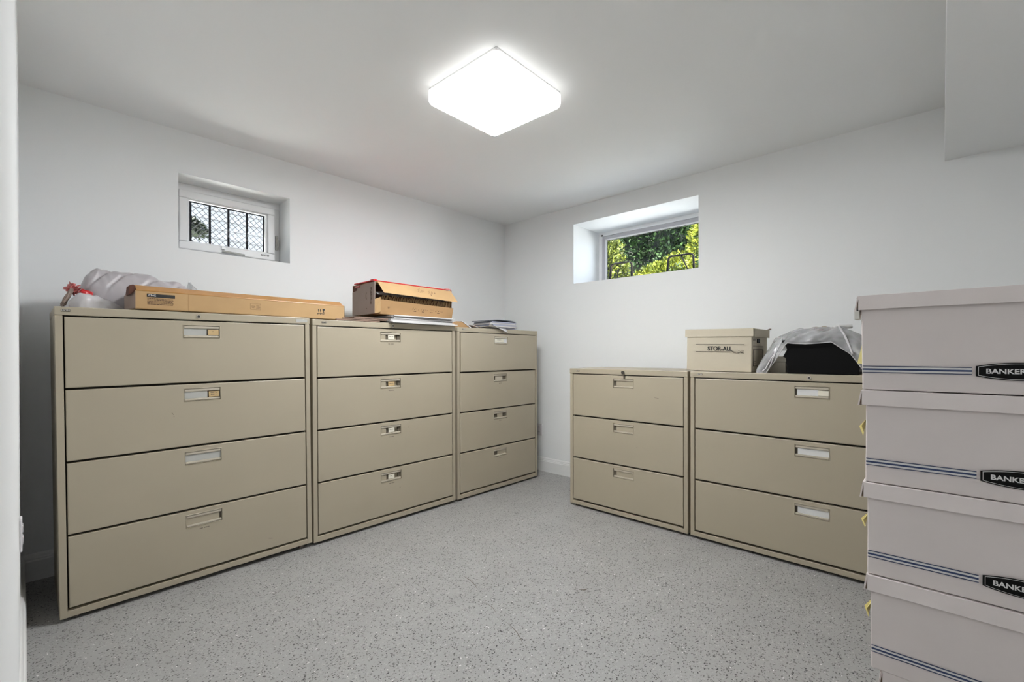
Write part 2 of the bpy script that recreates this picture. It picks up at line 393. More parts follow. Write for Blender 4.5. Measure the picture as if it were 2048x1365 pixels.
def foliage(n, fn, size, asp=.3, flat=0):
    b = bmesh.new()
    for _ in range(n):
        p, d = fn()
        d = (d + Vector((random.gauss(0, .5), random.gauss(0, .5), random.gauss(0, .5)))).normalized()
        s = size * random.uniform(.6, 1.4)
        side = d.cross(Vector((random.gauss(0, 1), random.gauss(0, 1), random.gauss(0, 1)))).normalized() * s * asp
        v = [b.verts.new(p - side * .5), b.verts.new(p + d * s * .5 - side), b.verts.new(p + d * s), b.verts.new(p + d * s * .5 + side)]
        b.faces.new(v)
    return b
def blob(cx, cy, cz, rx, ry, rz, shell=.75):
    def fn():
        d = Vector((random.gauss(0, 1), random.gauss(0, 1), random.gauss(0, 1))).normalized()
        if d.z < -.3: d.z = -d.z
        k = random.uniform(shell, 1) * (1 + .18 * noise.noise(d * 2.5 + Vector((cx, cy, cz))))
        return Vector((cx + d.x * rx * k, cy + d.y * ry * k, cz + d.z * rz * k)), d
    return fn
def shrub(name, label, cat, loc, r, n, size, m, m_core, asp=.3, group=None, trunk=.05):
    t = thing(name, label, cat, (loc[0], loc[1], GZ), group=group)
    cz = loc[2] - GZ
    part('foliage', foliage(n, blob(0, 0, cz, *r), size, asp), m, t, recalc=False)
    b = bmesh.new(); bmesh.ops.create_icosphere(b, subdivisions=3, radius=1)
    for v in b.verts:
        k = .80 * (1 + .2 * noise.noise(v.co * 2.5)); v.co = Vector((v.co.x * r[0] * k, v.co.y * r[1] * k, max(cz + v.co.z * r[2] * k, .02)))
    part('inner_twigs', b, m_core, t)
    b = bmesh.new(); cyl(b, (0, 0, -.05), (0, 0, max(cz, .1)), trunk, trunk * .6, 8); part('stem', b, M['bark'], t)
    return t
shrub('conifer_shrub', 'golden green arching conifer at the left edge of the wide window', 'shrub', (2.7, .90, 2.15), (.75, .80, .95), 11000, .05, M['leaf_mixed'], M['leaf_black'])
shrub('conifer_shrub', 'low bright yellow green shrub in the middle of the wide window', 'shrub', (3.6, -.40, 2.05), (.7, .80, .60), 11000, .05, M['leaf_gold'], M['leaf_dark'])
shrub('evergreen_tree', 'tall dark evergreen tree behind the yellow green shrubs', 'tree', (5.4, .95, 3.1), (1.0, .95, 1.35), 14000, .09, M['leaf_dark'], M['leaf_black'], .28, trunk=.1)
shrub('evergreen_tree', 'dark evergreen tree behind the arching golden conifer', 'tree', (7.4, 2.9, 3.1), (1.2, 1.5, 1.7), 10000, .11, M['leaf_dark'], M['leaf_black'], .28, trunk=.1)
shrub('conifer_shrub', 'upright yellow green conifer at the right edge of the wide window', 'shrub', (2.6, -1.13, 2.2), (.30, .25, .80), 5000, .045, M['leaf_gold'], M['leaf_dark'])
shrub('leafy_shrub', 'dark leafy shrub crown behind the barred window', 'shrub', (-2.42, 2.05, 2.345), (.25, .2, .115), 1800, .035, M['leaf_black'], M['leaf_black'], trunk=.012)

def hoop(label, y0, y1, zt, xo, extra):
    t = thing('garden_hoop', label, 'garden hoop', (xo, (y0 + y1) / 2, GZ), group='black metal hoops outside the wide window')
    h = (y0 - y1) / 2; z = zt - GZ
    pts = [(0, h + .025, 0), (0, h, z - .03), (0, h - .008, z - .01), (0, h - .03, z), (0, -h + .03, z + .0), (0, -h + .008, z - .01), (0, -h, z - .03), (0, -h - .01, 0)]
    b = bmesh.new(); tube(b, pts, .0075); part('hoop_bar', b, M['black_metal'], t, smooth=True)
    b = bmesh.new(); tube(b, [(.022, y, zz) for _, y, zz in pts], .006); part('rear_bar', b, M['tan_metal'], t, smooth=True)
    b = bmesh.new(); tube(b, extra, .007); part('brace', b, M['black_metal'], t, smooth=True)
hoop('black metal garden hoop low in the left of the wide window', -.715, -.960, 2.090, .9, [(.01, .035, .30), (.01, .04, .22), (.01, .055, 0)])
hoop('taller black metal garden hoop at the right of the wide window', -1.358, -1.603, 2.078, .9, [(.01, -.005, .33), (.01, -.07, .19), (.01, -.16, 0)])

# ------------------------------------------------------------------ filing cabinets
def cabinet(label, w, h, loc, rz, rows, pitch, ztop, style, tilt=0, group=None, hx=0.0, depth=.50, badge=True, lock=0.0, feet=(.014, .014)):
    t = thing('filing_cabinet', label, 'filing cabinet', loc, (0, 0, rz), group)
    t.rotation_euler = Matrix.Rotation(rz, 3, 'Z').to_euler() if not tilt else (Matrix.Rotation(rz, 3, 'Z') @ Matrix.Rotation(-tilt, 3, 'Y')).to_euler()
    x0, x1 = -w / 2, w / 2; zb = .016; sw = .024
    b = bmesh.new()
    box(b, x0, x0 + sw, 0, depth, zb, h - .036, .002); box(b, x1 - sw, x1, 0, depth, zb, h - .036, .002)
    box(b, x0, x1, depth - .004, depth, zb, h - .036)
    box(b, x0 + sw - .001, x1 - sw + .001, .001, .05, zb, ztop - rows * pitch - .002, .002)
    part('case', b, M['putty'], t)
    part('interior', nbox(x0 + sw - .001, x1 - sw + .001, .032, depth - .01, zb + .01, h - .04), M['inside'], t)
    b = nbox(x0 - .001, x1 + .001, -.003, depth, h - .036, h, .003); part('top_panel', b, M['putty'], t)
    for i in range(rows):
        za = ztop - i * pitch; zz = za - pitch + .0095
        a0, a1 = x0 + sw + .005, x1 - sw - .005
        st = style[i]
        out = -.010 if st.get('ajar') else 0
        pw, ph = st.get('w', .152), .060
        px0 = hx - pw / 2; px1 = hx + pw / 2; pz1 = za - .022; pz0 = pz1 - ph
        b = bmesh.new(); yb = out
        rings(b, [(a0, a1, zz, za, yb + .024), (a0, a1, zz, za, yb + .0035), (a0 + .001, a1 - .001, zz + .001, za - .001, yb + .0012), (a0 + .0035, a1 - .0035, zz + .0035, za - .0035, yb),
                  (px0 - .003, px1 + .003, pz0 - .003, pz1 + .003, yb), (px0 - .001, px1 + .001, pz0 - .001, pz1 + .001, yb - .0022), (px0, px1, pz0, pz1, yb - .001), (px0, px1, pz0, pz1, yb + .022)])
        d = part('drawer', b, M['putty'], t)
        # pull: top rail, bottom rail and backing
        b = bmesh.new()
        box(b, px0 + .001, px1 - .001, yb + .001, yb + .013, pz1 - .015, pz1 - .001, .0035)
        box(b, px0 + .001, px1 - .001, yb + .001, yb + .013, pz0 + .001, pz0 + .012, .0035)
        hn = part('handle', b, M['putty_light'], d, smooth=False)
        if st.get('back'):
            fx0, fx1 = st['back'][0], st['back'][1]
            part('label_backing', nbox(px0 + pw * fx0, px0 + pw * fx1, yb + .006, yb + .009, pz0 + .012, pz1 - .015, .001), M[st['back'][2]], hn)
        if st.get('gap'):
            for g0, g1 in st['gap']:
                part('slot', nbox(px0 + pw * g0, px0 + pw * g1, yb + .012, yb + .0215, pz0 + .012, pz1 - .015), M['slot'], hn)
        if st.get('card'):
            c0, c1, cm, tx = st['card']
            cd = part('name_card', nbox(px0 + pw * c0, px0 + pw * c1, yb + .0025, yb + .0045, pz0 + .014, pz1 - .018, .0005), M[cm], hn)
            cx = px0 + pw * (c0 + c1) / 2
            for j, (tw, zo) in enumerate(tx):
                q = bmesh.new()
                k = int(tw / .0042)
                for n_ in range(k):
                    if n_ % 5 == 4: continue
                    box(q, cx - tw / 2 + n_ * .0042, cx - tw / 2 + n_ * .0042 + .0030, yb + .0019, yb + .0026, (pz0 + pz1) / 2 + zo - .0016, (pz0 + pz1) / 2 + zo + .0016)
                part('card_print', q, M['ink_grey'], cd)
        if st.get('under'):
            q = bmesh.new(); cx = hx + st['under'][0]; tw = st['under'][1]; zu = pz0 - .016
            for n_ in range(int(tw / .0046)):
                if n_ % 6 == 3: continue
                box(q, cx - tw / 2 + n_ * .0046, cx - tw / 2 + n_ * .0046 + .0032, yb - .0006, yb + .0004, zu - .0022, zu + .0022)
            part('stencil_print', q, M['ink_grey'], d)
    for s in (-1, 1):
        for yy in (.03, depth - .05):
            q = bmesh.new(); fz = feet[0] if s < 0 else feet[1]
            cyl(q, (s * (w / 2 - .05), yy, .016), (s * (w / 2 - .05), yy, -(fz - .014) + .0005), .012, .017, 14); part('foot', q, M['dark_steel'], t)
    if badge is not False:
        q = nbox(badge - .014, badge + .014, -.005, -.0025, h - .021, h - .011, .001); bd = part('badge', q, M['dark_steel'], t)
        q = text_bm('HON', .010, .0003, 1.15, .0003); bmesh.ops.translate(q, verts=q.verts, vec=(badge, -.0053, h - .016)); part('badge_text', q, M['steel'], bd)
    if lock is not False:
        q = bmesh.new(); cyl(q, (lock, -.003, h - .019), (lock, -.007, h - .019), .0095, .0085, 20)
        lk = part('lock', q, M['steel'], t)
        q = bmesh.new(); cyl(q, (lock, -.0069, h - .019), (lock, -.0076, h - .019), .0062, .006, 16); box(q, lock - .001, lock + .001, -.0080, -.0070, h - .024, h - .014)
        part('keyway', q, M['dark_steel'], lk)
    return t

G4 = 'four-drawer putty filing cabinets along the back wall'
G3 = 'three-drawer putty filing cabinets along the right wall'
tan = dict(back=(.0, .64, 'slot_grey'), gap=[(.63, 1.0)], card=(.67, .985, 'tan_card', [(.012, .002)]))
s1 = [dict(tan), dict(tan, card=(.67, .97, 'tan_card', [(.03, .005), (.028, -.004)])), dict(back=(0, 1, 'slot_grey')), dict(back=(0, .93, 'putty'), gap=[(.93, 1)], under=(.0, .042))]
a1 = cabinet('putty four-drawer filing cabinet at the left, beside the left wall, under the white plastic bag', 1.051, 1.330, (-3.3238 + .5254, -.628, 0), 0, 4, .3105, 1.288, s1,
             tilt=.009, group=G4, hx=-.006, badge=-.492, lock=-.020, feet=(.0095, .0185))
a1.location.z = .0048
b = nbox(.448, .512, -.0042, -.003, 1.330 - .026, 1.330 - .010, .0003); part('sticker', b, M['slot_grey'], a1)
mid = dict(back=(0, .27, 'putty'), gap=[(.25, .38), (.88, 1)], card=(.38, .70, 'cream_card', [(.034, .004)]), under=(.005, .045))
s2 = [dict(mid), dict(mid, card=(.38, .70, 'tan_card', [(.03, 0)])), dict(mid, card=(.38, .68, 'cream_card', [(.03, .002)])), dict(mid, card=(.36, .66, 'cream_card', [(.02, .002)]))]
a2 = cabinet('putty four-drawer filing cabinet under the opened carton, middle of the back row', 1.075, 1.334, (-2.2614 + .5374, -.628, 0), 0, 4, .3105, 1.292, s2,
             tilt=.0039, group=G4, hx=-.016, badge=.0 - .470, lock=.0, feet=(.012, .016))
a2.location.z = .0022
s3 = [dict(back=(0, 1, 'white_card'), card=(.05, .72, 'cream_card', [(.05, .004)]), gap=[(.86, 1)], ajar=True), dict(back=(.15, .7, 'putty_light'), gap=[(.02, .15), (.7, 1)], under=(.0, .03)),
      dict(back=(.3, .7, 'putty'), gap=[(.02, .3), (.72, .9)], under=(.0, .026)), dict(back=(.3, .95, 'putty'), gap=[(.02, .3), (.5, .9)], under=(.0, .026))]
a3 = cabinet('putty four-drawer filing cabinet nearest the corner, papers and brochures on top', .939, 1.334, (-1.1666 + .4695, -.628, 0), 0, 4, .3105, 1.292, s3,
             group=G4, hx=-.005, badge=-.405, lock=False)
s4 = [dict(back=(.14, 1, 'putty'), gap=[(0, .13)])] * 3
b1 = cabinet('narrower three-drawer putty filing cabinet, empty on top with a key in its lock', .887, 1.019, (-.63, -1.2888 - .4435, 0), -PI / 2, 3, .3105, .977, s4,
             group=G3, badge=-.370, lock=.006)
q = bmesh.new(); cyl(q, (.006, -.016, 1.000), (.006, -.019, 1.000), .012, .012, 16); box(q, .0045, .0075, -.019, -.006, .992, 1.004); box(q, .008, .016, -.012, -.009, .955, .992, .001, mx=None)
part('key', q, M['dark_steel'], b1)
s5 = [dict(back=(.06, .68, 'white_card'), gap=[(0, .05)], card=(.68, .98, 'cream_card', [])), dict(back=(.08, 1, 'white_card'), gap=[(0, .07)]), dict(back=(.08, 1, 'white_card'), gap=[(0, .07)])]
b2 = cabinet('wider three-drawer putty filing cabinet beside the storage box stack, black bin on top', 1.067, 1.019, (-.63, -2.192 - .5335, 0), -PI / 2, 3, .3105, .977, s5,
             group=G3, hx=.098, badge=-.474, lock=.087)
# scuffs on drawers are paint chips
def scuffs(parent, y, pts):
    q = bmesh.new()
    for x, z, a, l in pts:
        t_ = bmesh.new(); box(t_, -l / 2, l / 2, -.0004, .0003, -.0008, .0008); merge(q, t_, Matrix.Translation((x, y, z)) @ Matrix.Rotation(a, 4, 'Y'))
    part('scuff_mark', q, M['ink_grey'], parent)
scuffs(a1, -.0002, [(-.13, .84, 1.0, .012), (-.125, .825, .4, .004), (.30, .11, .3, .02)])
scuffs(a2, -.0002, [(.12, .62, .8, .008), (.19, .60, .2, .006), (.05, .22, .5, .01)])
scuffs(b1, -.0002, [(.24, .84, .1, .03), (-.16, .045, 1.5, .03), (.1, .50, .2, .006)])
ZA = 1.334 + .003; ZB = 1.019

# ------------------------------------------------------------------ wall outlets
def outlet(label, loc, rz):
    t = thing('wall_outlet', label, 'outlet', loc, (0, 0, rz))
    part('cover_plate', nbox(-.036, .036, -.007, 0, -.058, .058, .003), M['socket'], t)
    for s in (-1, 1):
        o = part('socket', nbox(-.017, .017, -.0095, -.006, s * .021 - .014, s * .021 + .014, .003), M['socket'], t)
        q = nbox(-.008, -.006, -.0100, -.009, s * .021 - .004, s * .021 + .007); box(q, .006, .008, -.0100, -.009, s * .021 - .004, s * .021 + .007); part('slots', q, M['ink'], o)
outlet('small outlet low on the right wall between the two rows of cabinets', (0, -.467, .394), -PI / 2)
outlet('small outlet low on the left wall, seen edge on', (-L, -.86, .473), PI / 2)

# ------------------------------------------------------------------ storage box stack
def soft_box(b, x0, x1, y0, y1, z0, z1, seed, amp=.002, n=10, bev=.003):
    t = bmesh.new(); bmesh.ops.create_cube(t, size=1)
    for v in t.verts: v.co = Vector(((x0 + x1) / 2 + v.co.x * (x1 - x0), (y0 + y1) / 2 + v.co.y * (y1 - y0), (z0 + z1) / 2 + v.co.z * (z1 - z0)))
    bmesh.ops.bevel(t, geom=t.edges[:], offset=bev, segments=2, affect='EDGES', profile=.5)
    bmesh.ops.subdivide_edges(t, edges=[e for e in t.edges if e.calc_length() > .05], cuts=n, use_grid_fill=True)
    for v in t.verts:
        k = noise.noise_vector(v.co * 5 + Vector((seed * 3.1, seed, 0))) * amp
        v.co += Vector((k.x, k.y, k.z * .6))
    merge(b, t)
def bankers(loc, label, seed, rz=-PI / 2, roll=0, lid_h=.040, bulge=0, printed=True, ht=.2575, group='white storage boxes stacked at the right'):
    """local: front face at y=0 facing -y, x = length (0.61) centred, z=0 base"""
    LN, DP, HT = .61, .32, ht
    t = thing('storage_box', label, 'storage box', loc, (0, roll, rz), group)
    b = bmesh.new(); soft_box(b, -LN / 2 + .007, LN / 2 - .007, .007, DP - .007, .0, HT - .008, seed, .0022)
    part('body', b, M['bank_white'], t, smooth=False)
    b = bmesh.new(); c = .0035                # lid: top sheet + four skirts with thickness
    box(b, -LN / 2, LN / 2, 0, DP, HT - .004, HT, .001)
    # front skirt, slightly wavy lower edge
    n = 24
    def skirt(p0, p1, nrm, flare, hh):
        lo, up, lo2, up2 = [], [], [], []
        for i in range(n + 1):
            s = i / n; p = Vector(p0).lerp(Vector(p1), s); wv = noise.noise(Vector((s * 4, seed * 2.3, 0))) * .003
            e = Vector(nrm)
            up.append(b.verts.new(p + Vector((0, 0, HT - .001)))); up2.append(b.verts.new(p - e * c + Vector((0, 0, HT - .001))))
            d = e * (flare + wv)
            lo.append(b.verts.new(p + d + Vector((0, 0, HT - hh + wv * .8)))); lo2.append(b.verts.new(p + d - e * c + Vector((0, 0, HT - hh + wv * .8))))
        for i in range(n):
            b.faces.new((up[i], up[i + 1], lo[i + 1], lo[i])); b.faces.new((lo[i], lo[i + 1], lo2[i + 1], lo2[i])); b.faces.new((up2[i], up2[i + 1], lo2[i + 1], lo2[i])); b.faces.new((up[i], up[i + 1], up2[i + 1], up2[i]))
        for i in (0, n): b.faces.new((up[i], lo[i], lo2[i], up2[i]))
    skirt((-LN / 2, 0, 0), (LN / 2, 0, 0), (0, -1, 0), .0045, lid_h)
    skirt((-LN / 2, DP, 0), (LN / 2, DP, 0), (0, 1, 0), .001, lid_h)
    lid = part('lid', b, M['bank_white'], t)
    for s in (-1, 1):
        b = bmesh.new(); skirt((s * (LN / 2 + .003), .004, 0), (s * (LN / 2 + .003), DP - .006, 0), (s, 0, 0), .007, lid_h + .003)
        part('end_flap', b, M['bank_white'], lid)
        b = bmesh.new(); box(b, s * (LN / 2 + .0022) - .0022, s * (LN / 2 + .0022) + .0022, .006, .012, HT - lid_h - .002, HT - .004); part('flap_gap', b, M['bank_edge'], lid)  # dark strip paints the shade between flap and lid
    if printed:
        zc = .0560
        for sd in (-1, 1):
            b = bmesh.new(); e0 = LN / 2 - .009; e1 = .081
            for dz, th in ((.0085, .0018), (0, .0048), (-.0085, .0018)):
                xa, xb = (sd * e0, sd * e1) if sd > 0 else (sd * e0, sd * e1)
                box(b, min(xa, xb), max(xa, xb), .0036, .0046, zc + dz - th / 2, zc + dz + th / 2)
            part('stripes', b, M['blue'], t)
            b = bmesh.new()
            for dz in (.0046, -.0046): box(b, min(xa, xb), max(xa, xb), .0038, .0046, zc + dz - .0022, zc + dz + .0022)
            part('white_stripes', b, M['white_print'], t)
        def lens(hw_, he, hc, y, m, name, par):
            pts = []
            for i in range(17): s = -1 + i / 8; pts.append((s * hw_, he + (hc - he) * (1 - s * s)))
            pts += [(a, -z) for a, z in pts[::-1]]
            b = bmesh.new(); prism(b, [(a, z + zc) for a, z in pts], .0006); bmesh.ops.translate(b, verts=b.verts, vec=(0, y, 0)); return part(name, b, m, par)
        lg = lens(.0745, .0125, .0215, .0030, M['black_print'], 'logo_panel', t)
        lens(.0705, .0108, .0190, .0025, M['white_print'], 'logo_border', lg)
        lens(.0695, .0098, .0180, .0020, M['black_print'], 'logo_field', lg)
        b = text_bm('BANKERS BOX', .0165, .0003, 1.06, .0004); bmesh.ops.translate(b, verts=b.verts, vec=(0, .0014, zc - .0003)); part('logo_text', b, M['white_print'], lg)
    return t
XS = -1.83; YL = -3.145
zs = [0.0055, .2645, .5235, .7775, 1.0325]
hts = [.2570, .2565, .2520, .2530, .2600]     # bases, bottom to top
labels = ['white storage box at the very bottom of the tall stack', 'bulging white storage box, second from the bottom of the stack', 'white storage box in the middle of the stack of five',
          'white storage box second from the top of the stack', 'topmost white storage box of the tall stack']
offs = [.052, .020, .012, .008, .0]
stack = []
for i in range(5):
    t = bankers((XS + (.012 if i == 0 else 0), YL - .305 - offs[i], zs[i] - .0045), labels[i], i + 1, ht=hts[i])
    stack.append(t)
for i, dz, h1 in ((3, .17, .05), (2, .155, .042), (1, .17, .052)):
    b = bmesh.new()
    v = [b.verts.new(p) for p in ((-.2985, .03, dz), (-.2985, .06, dz), (-.3165, .055, dz - h1 * .5), (-.3075, .05, dz - h1), (-.3035, .035, dz - h1 * .8), (-.309, .03, dz - h1 * .4))]
    b.faces.new(v); r_ = bmesh.ops.extrude_face_region(b, geom=b.faces[:]); bmesh.ops.translate(b, verts=[x for x in r_['geom'] if isinstance(x, bmesh.types.BMVert)], vec=(0, .0008, .0004))
    part('yellow_tag', b, M['yellow'], stack[i])
b = nbox(-.3150, -.3030, .006, .04, .195, .226, .001); part('metal_clip', b, M['steel'], stack[4])

# ------------------------------------------------------------------ STOR-ALL box on the wider cabinet
sb = thing('storage_box', 'cream lidded storage box with black line print beside the black bin', 'storage box', (-.60, -2.341, ZB + .004), (0, .017, -PI / 2))
LN, DP, HT = .378, .315, .235
b = bmesh.new(); soft_box(b, -LN / 2 + .004, LN / 2 - .004, .0, DP, .0, HT, 9, .0015, bev=.003)
bd = part('body', b, M['cream_board'], sb)
b = bmesh.new(); lz = HT - .030; e = .006
box(b, -LN / 2 - e, LN / 2 + e, -e, DP + e, HT + .012, HT + .016, .001)
box(b, -LN / 2 - e, LN / 2 + e, -e, -e + .0035, lz, HT + .014, .001); box(b, -LN / 2 - e, LN / 2 + e, DP + e - .0035, DP + e, lz, HT + .014, .001)
box(b, -LN / 2 - e - .003, -LN / 2 - e + .001, .004, DP, lz + .003, HT + .014, .001); box(b, LN / 2 + e - .001, LN / 2 + e + .003, .004, DP, lz - .002, HT + .014, .001)
ld = part('lid', b, M['cream_board'], sb)
q = bmesh.new(); prism(q, [(LN / 2 + .004, HT + .016), (LN / 2 + .016, HT + .016), (LN / 2 + .022, HT + .024)], .04); bmesh.ops.translate(q, verts=q.verts, vec=(0, DP - .05, 0)); part('torn_corner', q, M['bank_edge'], ld)
b = bmesh.new(); box(b, -.128, .148, -.0035, -.0016, .158, .1602); box(b, -.128, .072, -.0035, -.0016, .115, .1172)
part('printed_lines', b, M['ink_grey'], sb)
b = text_bm('STOR-ALL', .034, .0003, .92, .0010); bmesh.ops.translate(b, verts=b.verts, vec=(.012, -.0030, .1335)); part('printed_name', b, M['ink'], sb)
b = bmesh.new()
for i in range(40):
    x = .078 + random.random() * .068; z = .1115 + random.gauss(0, .0045) + (.012 if (i % 4 == 0 and .105 < x < .14) else 0)
    box(b, x, x + random.uniform(.002, .006), -.0035, -.0018, z, z + .0018)
part('small_print', b, M['ink_grey'], sb)
b = nbox(LN / 2 - .0038, LN / 2 + .0002, .10, .145, .170, .192, .004); part('hand_hole', b, M['black_print'], sb)
b = bmesh.new()
for z in (.150, .130, .035): box(b, LN / 2 - .0038, LN / 2 + .0001, .03, .22, z, z + .002)
for z in (.06, .048, .18, .187): box(b, LN / 2 - .0038, LN / 2 + .0001, .03, .07, z, z + .003)
for yy in (.03, .22): box(b, LN / 2 - .0038, LN / 2 + .0001, yy, yy + .002, .035, .130)
part('side_form_print', b, M['ink_grey'], sb)

# ------------------------------------------------------------------ black bin and clear bag on the wider cabinet
X0 = -.595
bin_t = thing('plastic_bin', 'black plastic bin half covered by a clear plastic bag', 'bin', (X0, -2.855, ZB), (0, 0, -PI / 2))
pts = [(-.150, 0), (.160, 0), (.166, .045), (.150, .085), (.120, .108), (.088, .130), (.060, .155), (.030, .176), (-.01, .172), (-.07, .166), (-.13, .170), (-.165, .176), (-.170, .182), (-.178, .176), (-.172, .163), (-.160, .152), (-.152, .130), (-.165, .105), (-.172, .090), (-.158, .085)]
b = bmesh.new(); prism(b, pts, .30, 'y', .004); part('tub', b, M['black_plastic'], bin_t)
b = bmesh.new(); tube(b, [(-.172, .0, .178), (-.12, -.003, .171), (-.06, -.004, .167), (.0, -.003, .171), (.04, .0, .174)], .004); part('rim', b, M['black_plastic'], bin_t, smooth=True)

def loft(fn, nu, nv, thick=.0012):
    b = bmesh.new(); V = [[b.verts.new(fn(i / nu, j / nv)) for j in range(nv + 1)] for i in range(nu + 1)]
    for i in range(nu):
        for j in range(nv): b.faces.new((V[i][j], V[i + 1][j], V[i + 1][j + 1], V[i][j + 1]))
    return b
def interp(tab, x):
    for (a, va), (c, vc) in zip(tab, tab[1:]):
        if x <= c: return va + (vc - va) * max(0, (x - a)) / (c - a)
    return tab[-1][1]
LOW = [(0, .002), (.10, .004), (.21, .066), (.27, .125), (.31, .165), (.36, .162), (.5, .158), (.65, .162), (.74, .166), (.82, .135), (.90, .105), (.96, .060), (1, .03)]
TOP = [(0, .055), (.05, .125), (.12, .185), (.25, .215), (.39, .240), (.63, .246), (.80, .238), (.90, .215), (1, .19)]
def bagfn(s, v):
    y = -2.556 - s * .475                    # along the cabinet
    lo = interp(LOW, s); tp = interp(TOP, s)
    # v: 0 front lower edge, up the front, over the top, down the back
    a = v * PI * .93
    zz = lo + (tp - lo) * min(1, math.sin(min(a, PI / 2))) if a < PI / 2 else tp - (tp - .10) * (1 - math.sin(a)) * .9
    x = X0 - .018 + .16 * (1 - math.cos(a)) 
    fold = noise.noise(Vector((s * 6 + v * 4, v * 2.5 - s * 3, 1.3))) * .016 + abs(noise.noise(Vector((s * 9 - v * 6, v * 3, 4.3)))) * .018
    edge = min(1, v * 8)
    nx, nz = -math.cos(a), math.sin(a)
    return Vector((x + nx * fold * edge, y + noise.noise(Vector((s * 7, v * 4, 9))) * .008, max(ZB + .002, ZB + zz + nz * fold * edge)))
bag_t = thing('plastic_bag', 'crumpled clear plastic bag draped over the black bin', 'plastic bag', (0, 0, 0))
part('film', loft(bagfn, 70, 40), M['clear_film'], bag_t, smooth=True, recalc=False)
b = bmesh.new(); tube(b, [bagfn(i / 60, 0) + Vector((-.001, 0, .001)) for i in range(61)], .0022, 6); part('hem', b, M['bag_rim'], bag_t, smooth=True)
# twisted handle folds
b = bmesh.new()
tube(b, [bagfn(.15 + .10 * math.sin(i / 20 * PI), i / 40) + Vector((-.004, 0, 0)) for i in range(21)], .0030, 6)
tube(b, [bagfn(.06 + i / 20 * .16, .02 + i / 20 * .10) + Vector((-.006, 0, 0)) for i in range(21)], .0035, 6)
tube(b, [bagfn(.78 + i / 20 * .14, .42 - i / 20 * .38) + Vector((-.006, 0, 0)) for i in range(21)], .0050, 6)
part('gathered_folds', b, M['bag_rim'], bag_t, smooth=True)

def sheet(name, label, cat, loc, rz, sx, sy, th, m, group=None, bend=0, tilt=0, seed=0, curl=0, rx=0):
    """sheet/booklet lying flat: x sx, y sy, thickness th, optional curl of the front edge"""
    b = bmesh.new(); n = 10
    def P(s, t_, k):
        x = (s - .5) * sx; y = (t_ - .5) * sy
        z = bend * math.sin(s * PI) + (curl * max(0, .45 - t_) ** 2 * 4) + .0012 * noise.noise(Vector((s * 3, t_ * 3, seed)))
        return (x, y, z + k * th)
    A = [[b.verts.new(P(i / n, j / n, 0)) for j in range(n + 1)] for i in range(n + 1)]; B = [[b.verts.new(P(i / n, j / n, 1)) for j in range(n + 1)] for i in range(n + 1)]
    for i in range(n):
        for j in range(n):
            b.faces.new((A[i][j], A[i][j + 1], A[i + 1][j + 1], A[i + 1][j])); b.faces.new((B[i][j], B[i + 1][j], B[i + 1][j + 1], B[i][j + 1]))
    for i in range(n):
        b.faces.new((A[i][0], A[i + 1][0], B[i + 1][0], B[i][0])); b.faces.new((A[i][n], B[i][n], B[i + 1][n], A[i + 1][n]))
        b.faces.new((A[0][i], B[0][i], B[0][i + 1], A[0][i + 1])); b.faces.new((A[n][i], A[n][i + 1], B[n][i + 1], B[n][i]))
    o = part(name, b, m, None); o.location = loc; o.rotation_euler = (rx, tilt, rz)
    return tag(o, label, cat, group)

# contents heaped on the bin under the film
bx = thing('cardboard_box', 'small beige cardboard box behind the clear bag, left of the black bin', 'box', (-.47, -2.640, ZB), (0, 0, -PI / 2))
part('body', nbox(-.06, .03, 0, .12, 0, .088, .002), M['beige_plastic'], bx); part('lid', nbox(-.064, .034, -.004, .124, .060, .092, .002), M['beige_plastic'], bx)
sheet('paper_sheet', 'white paper sheets lying on top of the black bin under the bag', 'papers', (-.42, -2.855, ZB + .196), 0, .24, .23, .012, M['paper'], seed=2)
sheet('paper_folder', 'red edged folder poking over the top of the clear bag', 'folder', (-.40, -2.835, ZB + .236), .1, .10, .13, .003, M['red_pale'], seed=5)
b = bmesh.new(); bmesh.ops.create_uvsphere(b, u_segments=16, v_segments=8, radius=1)
for v in b.verts: v.co = Vector((v.co.x * .006, v.co.y * .014, v.co.z * .009))
o = part('sticker_disc', b, M['beige_plastic'], None, smooth=True); o.location = (-.46, -2.850, ZB + .249); tag(o, 'small olive oval disc on top of the clear bag', 'disc')
o = sheet('cardboard_sheet', 'thin brown cardboard sheet under the right end of the black bin', 'cardboard', (-.50, -3.080, ZB), 0, .24, .10, .006, M['kraft'], seed=1)
b = bmesh.new(); cyl(b, (-.44, -2.90, ZB + .250), (-.40, -2.965, ZB + .252), .010, .010, 14)
bmesh.ops.translate(b, verts=b.verts, vec=(0, 0, 0)); o = part('paper_roll', b, M['paper'], None, smooth=False); tag(o, 'short white paper roll lying on the clear bag', 'paper roll')
b = bmesh.new(); prism(b, [(-3.012, ZB + .060), (-3.062, ZB + .050), (-3.062, ZB + .175), (-3.034, ZB + .170)], .002, 'x'); bmesh.ops.translate(b, verts=b.verts, vec=(-.62, 0, 0))
o = part('yellow_note', b, M['yellow'], None); tag(o, 'yellow paper note standing between the clear bag and the box stack', 'note')

